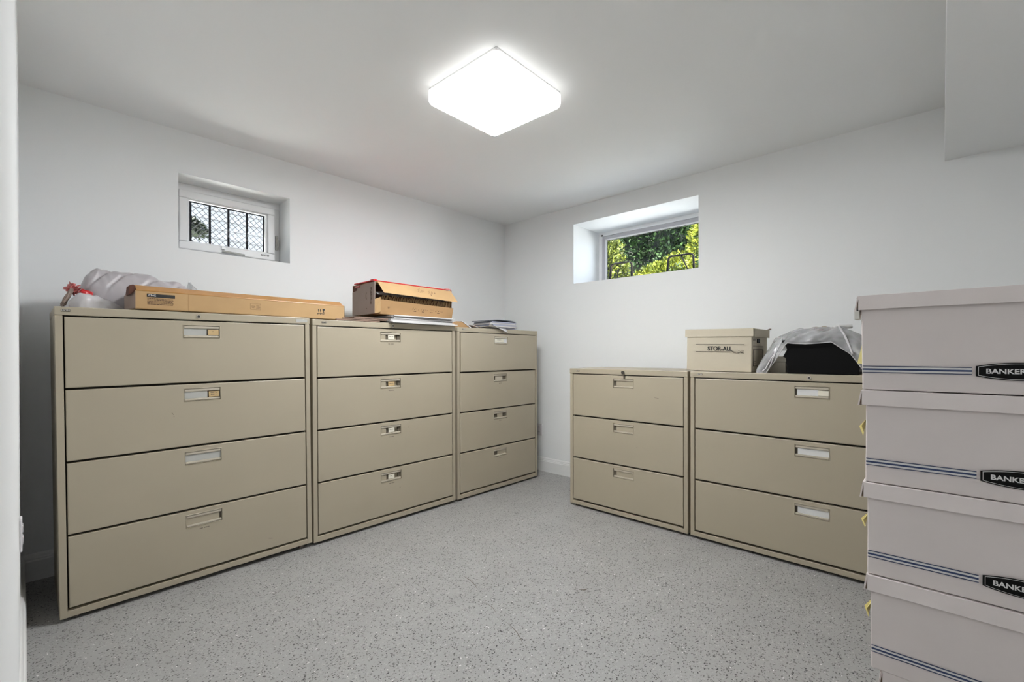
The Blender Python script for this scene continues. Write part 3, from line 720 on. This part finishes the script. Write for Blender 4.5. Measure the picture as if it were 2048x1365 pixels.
# ------------------------------------------------------------------ white plastic bag on the left cabinet
BX0, BX1 = -3.265, -2.735
BT = [(0, .045), (.04, .10), (.09, .175), (.16, .205), (.30, .212), (.45, .205), (.60, .192), (.75, .178), (.86, .158), (.93, .128), (1, .085)]
def wbag(s, v):
    x = BX0 + (BX1 - BX0) * s; a = v * PI; tp = interp(BT, s)
    end = math.sin(min(1, min(s, 1 - s) / .16) * PI / 2) ** .5
    wd = .125 * (.35 + .65 * end)
    c, sn = math.cos(a), math.sin(a)
    yy = -.285 - wd * math.copysign(abs(c) ** .7, c); zz = tp * abs(sn) ** .62
    # diagonal folds radiating from the lower left
    d = s * 5.5 - v * 3.2
    rg = abs(noise.noise(Vector((d * .95, .3 + s, 0))))
    fold = (-.014 * math.exp(-(rg * 11) ** 2) + .010 * noise.noise(Vector((s * 10, v * 8, 3))) + .012 * noise.noise(Vector((s * 5 + 2, v * 4, 8)))) * sn
    fold += .006 * noise.noise(Vector((s * 22, v * 12, 5))) * (1 if (s < .25 or s > .8) else .25) * sn
    return Vector((x + .004 * noise.noise(Vector((s * 9, v * 9, 2))), yy - c * fold * .8, 1.334 + max(0, zz + fold)))
wb = thing('plastic_bag', 'crumpled white plastic bag bundle behind the long cardboard box', 'plastic bag', (0, 0, 0))
b = loft(wbag, 130, 60)
part('film', b, M['bag'], wb, smooth=True)
def lobe(s, v):
    a = v * PI; x = -3.285 + .19 * s; e = math.sin(min(1, min(s, 1 - s) / .3) * PI / 2)
    zz = (.060 * (1 - s) + .030) * math.sin(a) ** .7 * (.3 + .7 * e)
    fo = .008 * noise.noise(Vector((s * 9, v * 6, 13)))
    return Vector((x, -.455 - .045 * e * math.cos(a) + fo, ZA + .001 + max(0, zz + fo * math.sin(a))))
part('knotted_end', loft(lobe, 40, 24), M['bag_rim'], wb, smooth=True)
def tail(s, v):
    x = -2.80 + .115 * s; a = v * PI; fo = .007 * noise.noise(Vector((s * 5, v * 20, 21)))
    wdt = .09 * (1 - .75 * s)
    return Vector((x, -.30 - wdt * math.cos(a), ZA + .001 + max(0, (.135 * (1 - s) + .055) * math.sin(a) ** .8 + fo * math.sin(a))))
part('bag_opening', loft(tail, 24, 40), M['clear_film'], wb, smooth=True)
# red items by the bag
def pack(label, loc, sz, m, rot, name='package', cat='package', sd=0, k=.35):
    b = bmesh.new(); bmesh.ops.create_icosphere(b, subdivisions=4, radius=1)
    for v in b.verts:
        c = v.co.copy(); q = Vector([math.copysign(abs(x) ** .6, x) for x in c])
        q *= 1 + k * (abs(noise.noise(c * 2.6 + Vector((sd, 0, 0)))) - .2) * 1.6
        v.co = Vector((q.x * sz[0] / 2, q.y * sz[1] / 2, q.z * sz[2] / 2))
    o = part(name, b, m, None); o.location = loc; o.rotation_euler = rot; return tag(o, label, cat)
pack('faded red wrapper crumpled at the left end of the white bag', (-3.268, -.40, 1.334 + .098), (.034, .045, .036), M['red_pale'], (.3, .5, .3), 'wrapper', 'wrapper', 1, .9)
pack('brown strip of packaging leaning at the left of the white bag', (-3.288, -.42, 1.334 + .054), (.018, .05, .088), M['carton_side'], (0, .40, 0), 'packaging_strip', 'packaging', 2, .3)
pack('bright red package peeking from under the white bag', (-3.224, -.43, 1.334 + .078), (.044, .03, .026), M['red'], (0, .3, .2), 'package', 'package', 3, .3)

# ------------------------------------------------------------------ long cardboard box
lb = thing('cardboard_box', 'long narrow brown cardboard box spanning two tall cabinets', 'box', (-2.562, -.600, 1.3405), (0, 0, 0))
LX = .508; D = .17; HH = .088
b = bmesh.new(); tk = .004
box(b, -LX, LX, 0, tk, .0, HH, .0012); box(b, -LX, LX, D - tk, D, .0, HH, .0012); box(b, -LX, LX, 0, D, 0, tk, .001); box(b, -LX, LX, 0, D, HH - tk, HH, .001)
box(b, LX - tk, LX, 0, D, 0, HH, .001)
part('body', b, M['kraft_light'], lb)
part('interior', nbox(-LX + .05, LX - .01, tk, D - tk, tk, HH - tk), M['kraft_dark'], lb)
# sloping tape edge on the top
b = bmesh.new(); prism(b, [(-.001, HH - .002), (.0, HH + .001), (.050, HH + .027), (.065, HH + .024), (.10, HH), (.0, HH - .004)], 2 * LX - .012, 'x'); bmesh.ops.translate(b, verts=b.verts, vec=(-LX + .004, 0, 0))
part('taped_flap', b, M['kraft_tape'], lb)
# left end flap, opened and printed
b = bmesh.new()
for vv in [[(-LX, .0, .002), (-LX - .028, .10, .002), (-LX - .028, .10, .066), (-LX, .0, .082)]]:
    q = [b.verts.new(p) for p in vv]; b.faces.new(q)
r_ = bmesh.ops.extrude_face_region(b, geom=b.faces[:]); bmesh.ops.translate(b, verts=[x for x in r_['geom'] if isinstance(x, bmesh.types.BMVert)], vec=(.004, .002, 0))
ef = part('end_flap', b, M['carton_side'], lb)
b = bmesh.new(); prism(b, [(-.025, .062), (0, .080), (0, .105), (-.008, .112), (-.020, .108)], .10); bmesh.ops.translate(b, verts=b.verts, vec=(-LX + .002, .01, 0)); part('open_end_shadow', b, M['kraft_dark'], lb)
b = bmesh.new(); box(b, -LX + .042, -LX + .150, -.0012, .0006, .058, .074); lbp = part('printed_panel', b, M['ink'], lb)
b = bmesh.new()
random.seed(3)
for r_ in range(5):
    x = -LX + .044
    while x < -LX + .148:
        l = random.uniform(.003, .011)
        if x + l < -LX + .150: box(b, x, x + l, -.0010, .0006, .050 - r_ * .0065, .0528 - r_ * .0065)
        x += l + .0018
part('printed_rows', b, M['ink_brown'], lb)
b = text_bm('CNC', .012, .0003, 1.1, .0003); bmesh.ops.translate(b, verts=b.verts, vec=(-LX + .062, -.0015, .066)); part('panel_text', b, M['white_print'], lbp)
b = frame_bm(-.026, .026, -.016, .016, .0008, -.0006, .0006, 0); bmesh.ops.translate(b, verts=b.verts, vec=(.0, 0, .046))
for i in range(14): box(b, .004 + (i % 5) * .004, .007 + (i % 5) * .004, -.0006, .0006, .035 + (i // 5) * .007, .0375 + (i // 5) * .007)
box(b, -.020, -.002, -.0006, .0006, .047, .049); box(b, -.018, -.006, -.0006, .0006, .040, .0415)
part('printed_frame', b, M['ink_brown'], lb)
b = bmesh.new()
for x in (.340, .352): prism(b, [(x, .050), (x + .008, .050), (x + .004, .060)], -.0008); box(b, x + .0025, x + .0055, -.0008, 0, .040, .050)
prism(b, [(.368, .060), (.382, .060), (.382, .054), (.377, .047), (.377, .041), (.381, .038), (.369, .038), (.373, .041), (.373, .047), (.368, .054)], -.0008)
for i in range(9): box(b, .338 + i * .005, .3415 + i * .005, -.0008, 0, .026 + (i % 3) * .002, .033)
part('handling_symbols', b, M['ink'], lb)
b = nbox(-LX + .203, -LX + .206, -.0008, .0005, .002, HH - .004); part('board_seam', b, M['kraft'], lb)

# ------------------------------------------------------------------ papers and opened carton on the middle cabinet
z = 1.3392
GP = 'papers and folders under the opened carton'
specs = [('brown paper folder at the bottom left of the pile under the carton', -1.93, .016, .30, .30, M['manila']), ('brown paper folder second in the pile, jutting out left', -1.90, -.02, .30, .30, M['manila']),
         ('brown paper folder third in the pile, under the carton corner', -1.87, .03, .28, .30, M['manila'])]
zz = z
for i, (lab, x, rz, sx, sy, m) in enumerate(specs):
    sheet('paper_folder', lab, 'folder', (x - .035 + i * .02, -.46, zz), rz, sx, sy, .0075, m, GP, seed=i); zz += .0100
zz = z
cols = [M['paper'], M['paper'], M['paper_grey'], M['paper'], M['paper_grey'], M['paper']]
names_ = ['lowest white folder of the pile, its front edge hanging over the cabinet', 'white folder second from the bottom of the pale pile', 'grey folder in the middle of the pale pile',
          'white folder just above the grey one in the pale pile', 'grey folder second from the top of the pale pile', 'top white folder directly under the opened carton']
for i in range(6):
    sheet('paper_folder', names_[i], 'folder', (-1.48 + random.uniform(-.015, .015), -.462 - (.028 if i == 0 else random.uniform(-.01, .012)), zz), random.uniform(-.03, .03), .56 - i * .012, .36, .0072, cols[i], GP, seed=10 + i)
    zz += .0092
ZC = zz + .001
ca = thing('carton', 'opened brown cardboard carton lying on its side with printed flaps', 'carton', (-1.512, -.585, ZC), (0, .006, 0))
hx, D, HH = .325, .30, .212; tk = .004
b = bmesh.new()
box(b, -hx, hx, 0, D, 0, tk, .001); box(b, -hx, hx, 0, D, HH - tk, HH, .001); box(b, -hx, hx, D - tk, D, 0, HH, .001); box(b, hx - tk, hx, 0, D, 0, HH, .001)
part('body', b, M['kraft'], ca)
b = bmesh.new(); prism(b, [(0, 0), (D, 0), (D, .165), (D - .06, .172), (D - .075, .195), (D - .10, .205), (.0, HH)], .004, 'x'); bmesh.ops.translate(b, verts=b.verts, vec=(-hx - .001, 0, 0))
sd = part('side_panel', b, M['carton_side'], ca)
b = bmesh.new()
random.seed(5)
for i in range(26): a = i / 26; box(b, -hx - .0018, -hx, .035 + random.uniform(0, .010), .050 + random.uniform(0, .006), .065 + a * .115, .068 + a * .115)
for i in range(7): a_ = -1.2 + i * .4; box(b, -hx - .0018, -hx, .10 + .012 * math.cos(a_) , .102 + .012 * math.cos(a_), .12 + .022 * math.sin(a_), .128 + .022 * math.sin(a_))
box(b, -hx - .0018, -hx, .10, .105, .035, .041)
part('side_print', b, M['ink_brown'], sd)
part('interior', nbox(-hx + .004, hx - tk, .09, D - tk, tk, HH - tk), M['kraft_dark'], ca)
def flap(name, pts, m, off=(0, 0, .003), parent=ca):
    b = bmesh.new(); q = [b.verts.new(p) for p in pts]; b.faces.new(q)
    r_ = bmesh.ops.extrude_face_region(b, geom=b.faces[:]); bmesh.ops.translate(b, verts=[x for x in r_['geom'] if isinstance(x, bmesh.types.BMVert)], vec=off)
    return part(name, b, m, parent)
uf = flap('upper_flap', [(-hx + .020, 0, HH), (hx - .01, 0, HH), (hx + .020, -.050, HH - .085), (-hx + .038, -.050, HH - .075)], M['kraft_light'], (0, .003, .003))
lf = flap('lower_flap', [(-hx + .01, 0, .0), (hx, 0, .0), (hx, -.020, .082), (-hx + .035, -.020, .095)], M['kraft'], (0, .004, 0))
flap('side_flap', [(-hx, 0, .0), (-hx, 0, .095), (-hx + .030, -.022, .110), (-hx + .035, -.015, .012)], M['kraft_light'], (.003, .003, 0))
# round handling prints on the flaps
def onflap(par, pts, o, ex, ez, nrm, name, m):
    b = bmesh.new()
    for x, z_, w_, h_ in pts:
        c = Vector(o) + Vector(ex) * x + Vector(ez) * z_
        q = [b.verts.new(c + Vector(ex) * a + Vector(ez) * d + Vector(nrm) * .0012) for a, d in ((-w_ / 2, -h_ / 2), (w_ / 2, -h_ / 2), (w_ / 2, h_ / 2), (-w_ / 2, h_ / 2))]; b.faces.new(q)
    return part(name, b, m, par)
def ringpts(cx, cz, rx, rz_, n=14, s=.0036): return [(cx + rx * math.cos(2 * PI * i / n), cz + rz_ * math.sin(2 * PI * i / n), s, s) for i in range(n) if i % 4 != 3]
up = (0, -.050, -.080); upv = Vector(up).normalized()
P_ = ringpts(.02, .035, .020, .014) + ringpts(.02, .035, .011, .007, 9) + ringpts(.11, .040, .020, .014) + ringpts(.11, .040, .010, .007, 9) + [(.055, .034, .007, .006), (.148, .040, .008, .007), (.02, .015, .005, .005), (.108, .062, .008, .007)]
onflap(uf, P_, (0, 0, HH), (1, 0, 0), upv, (0, -.85, .5), 'printed_symbols', M['ink_brown'])
lov = Vector((0, -.020, .09)).normalized()
P_ = [(-.232, .050, .008, .004), (-.222, .050, .006, .004), (-.228, .043, .012, .002)]
for k_, cx in enumerate((-.02, .055, .13, .19)): P_ += ringpts(cx, .048, .018, .012, 12, .003) + [(cx + random.uniform(-.008, .008), .036, .022, .004), (cx, .05, .010, .004), (cx + .034, .048, .005, .005)]
onflap(lf, P_, (0, 0, .0), (1, 0, 0), lov, (0, -1, -.2), 'printed_symbols', M['ink_brown'])
# shredded paper strips showing in the mouth of the carton
b = bmesh.new()
for i in range(60):
    x = -hx + .035 + i * .0102; sl = .022
    z0 = .072 + random.uniform(-.008, .004); z1 = .128 + random.uniform(-.012, .006); w_ = .0068; y = .013 + random.uniform(-.005, .004)
    q = [b.verts.new(p) for p in ((x, y - .006, z0), (x + w_, y - .006, z0), (x + sl + w_, y, z1), (x + sl, y, z1))]; b.faces.new(q)
    q = [b.verts.new(p) for p in ((x + sl, y, z1), (x + sl + w_, y, z1), (x + sl + w_ - .004, y + .06, z1 + .012), (x + sl - .004, y + .06, z1 + .012))]; b.faces.new(q)
tag(part('shredded_board', b, M['kraft_light'], None, recalc=False), 'crumpled shredded brown packing strips in the mouth of the opened carton', 'packing material', kind='stuff').location = (-1.512, -.585, ZC)
def wrap(s, v):
    x = -hx + .02 + s * (2 * hx - .05); return Vector((x, .004 + .05 * v + .006 * noise.noise(Vector((s * 22, v * 5, 1))), .134 + .02 * math.sin(v * PI) + .008 * noise.noise(Vector((s * 18, v * 4, 7)))))
o = part('plastic_wrap', loft(wrap, 60, 10), M['clear_film'], None, smooth=True, recalc=False); o.location = (-1.512, -.585, ZC); tag(o, 'crinkled clear plastic wrap inside the opened carton', 'plastic wrap')
# red folder and white card on top of the carton
zt = ZC + HH
b = nbox(-.30, .30, -.13, .13, 0, .007, .002); box(b, -.30, -.275, -.133, -.09, -.0005, .012, .003)
o = part('folder', b, M['red'], None); o.location = (-1.545, -.452, zt + .004); o.rotation_euler = (0, .006, 0); tag(o, 'red flat folder lying on top of the opened carton', 'folder')
o = sheet('envelope', 'white envelope at the right end on top of the opened carton', 'envelope', (-1.30, -.50, zt + .0165), .02, .16, .10, .004, M['paper'], seed=4); o.rotation_euler[1] = .006
b = bmesh.new(); tube(b, [(0, 0, .004), (.012, 0, .010), (.03, 0, .008), (.042, 0, -.004)], .0035, 8); box(b, -.022, .012, -.012, .012, .0, .010, .003)
o = part('tape_tab', b, M['red_pale'], None); o.location = (-1.232, -.585, zt - .0005 + .0035); tag(o, 'pale red curled tab on the right end of the opened carton', 'tab')
b = nbox(-.012, .012, -.06, .0, 0, .014, .004); o = part('handle_strap', b, M['red_pale'], None); o.location = (-1.835, -.335, ZC + .192); tag(o, 'faded red strap at the back left corner of the opened carton', 'strap')

# ------------------------------------------------------------------ things on the cabinet nearest the corner
kt = thing('envelope', 'open brown kraft envelope on the cabinet nearest the corner', 'envelope', (-1.105, -.50, ZA - .003), (0, 0, .04))
b = bmesh.new(); prism(b, [(-.105, .002), (.105, .002), (.02, .046), (-.035, .046), (-.09, .018)], .20); bmesh.ops.translate(b, verts=b.verts, vec=(0, -.09, 0)); part('pocket', b, M['kraft'], kt)
b = bmesh.new(); prism(b, [(.01, .048), (.022, .050), (.112, .004), (.100, .001)], .21); bmesh.ops.translate(b, verts=b.verts, vec=(0, -.095, 0)); part('open_flap', b, M['paper'], kt)
GA = 'loose papers on the corner cabinet'
for i, (x, m, lab) in enumerate(((-.950, M['manila'], 'dark brown leaflet leaning beside the kraft envelope'), (-.922, M['paper'], 'white leaflet leaning between two brown leaflets'), (-.894, M['manila'], 'dark brown leaflet leaning by the draped white sheet'))):
    o = sheet('leaflet', lab, 'leaflet', (x, -.47, ZA + .012), -.02 * i, .060, .20, .004, m, GA, seed=20 + i); o.rotation_euler[1] = .22
def drape(s, v):
    x = -.862 + .20 * s + .02 * v; y = -.40 - .235 * min(1, v / .8)
    zz = .004 + .022 * (1 - s) ** 2 * v
    if v > .8:
        k = (v - .8) / .2; y = -.635 - .022 * math.sin(k * 1.3); zz += .012 * math.sin(k * 2) * (1 - s) - .034 * s ** 1.5 * k ** 1.4
    return Vector((x, y, 1.334 + zz))
b = loft(drape, 30, 30)
o = part('paper_sheet', b, M['paper'], None, smooth=True, recalc=False); md = o.modifiers.new('t', 'SOLIDIFY'); md.thickness = .0008
tag(o, 'white paper sheet curling over the front edge of the corner cabinet', 'paper')
GB = 'slate and blue brochures on the corner cabinet'
zz = 1.3425
labs = ['lowest blue brochure of the stack on the corner cabinet', 'second brochure from the bottom of the stack, pale paper', 'third brochure of the stack, blue and pale', 'fourth brochure of the stack, near its top', 'uppermost pale brochure just under the dark cover', 'dark slate cover on top of the brochure stack']
for i in range(6):
    m = [M['brochure'], M['paper'], M['brochure'], M['paper'], M['brochure'], M['slate']][i]
    sx = .30 if i < 5 else .32
    sheet('brochure', labs[i], 'brochure', (-.60 + random.uniform(-.012, .012) - (.03 if i == 5 else 0), -.46 - random.uniform(0, .02), zz), random.uniform(-.06, .06), sx, .22, .0105 if i < 5 else .006, m, GB, seed=30 + i, bend=.0 if i < 5 else .010)
    zz += .0122

# ------------------------------------------------------------------ floor marks
b = bmesh.new()
def mark(p0, p1, w_, k=.01):
    p0 = Vector((*p0, .0006)); p1 = Vector((*p1, .0006)); d = p1 - p0; n_ = Vector((-d.y, d.x, 0)).normalized(); N = 8
    a = []; c = []
    for i in range(N + 1):
        s = i / N; p = p0 + d * s + n_ * k * math.sin(s * PI); ww = w_ * (.3 + .7 * math.sin(s * PI))
        a.append(b.verts.new(p + n_ * ww / 2)); c.append(b.verts.new(p - n_ * ww / 2))
    for i in range(N): b.faces.new((a[i], a[i + 1], c[i + 1], c[i]))
mark((-1.900, -1.538), (-1.936, -1.689), .004, .008); mark((-1.575, -2.076), (-1.61, -2.05), .010); mark((-2.0, -1.80), (-2.02, -1.90), .003); mark((-2.04, -1.98), (-2.10, -2.13), .003, .01)
mark((-2.35, -1.35), (-2.37, -1.36), .004)
tag(part('floor_scuff', b, M['ink_grey'], None, recalc=False), 'thin dark scuff marks on the speckled grey floor', 'scuff mark', kind='stuff')
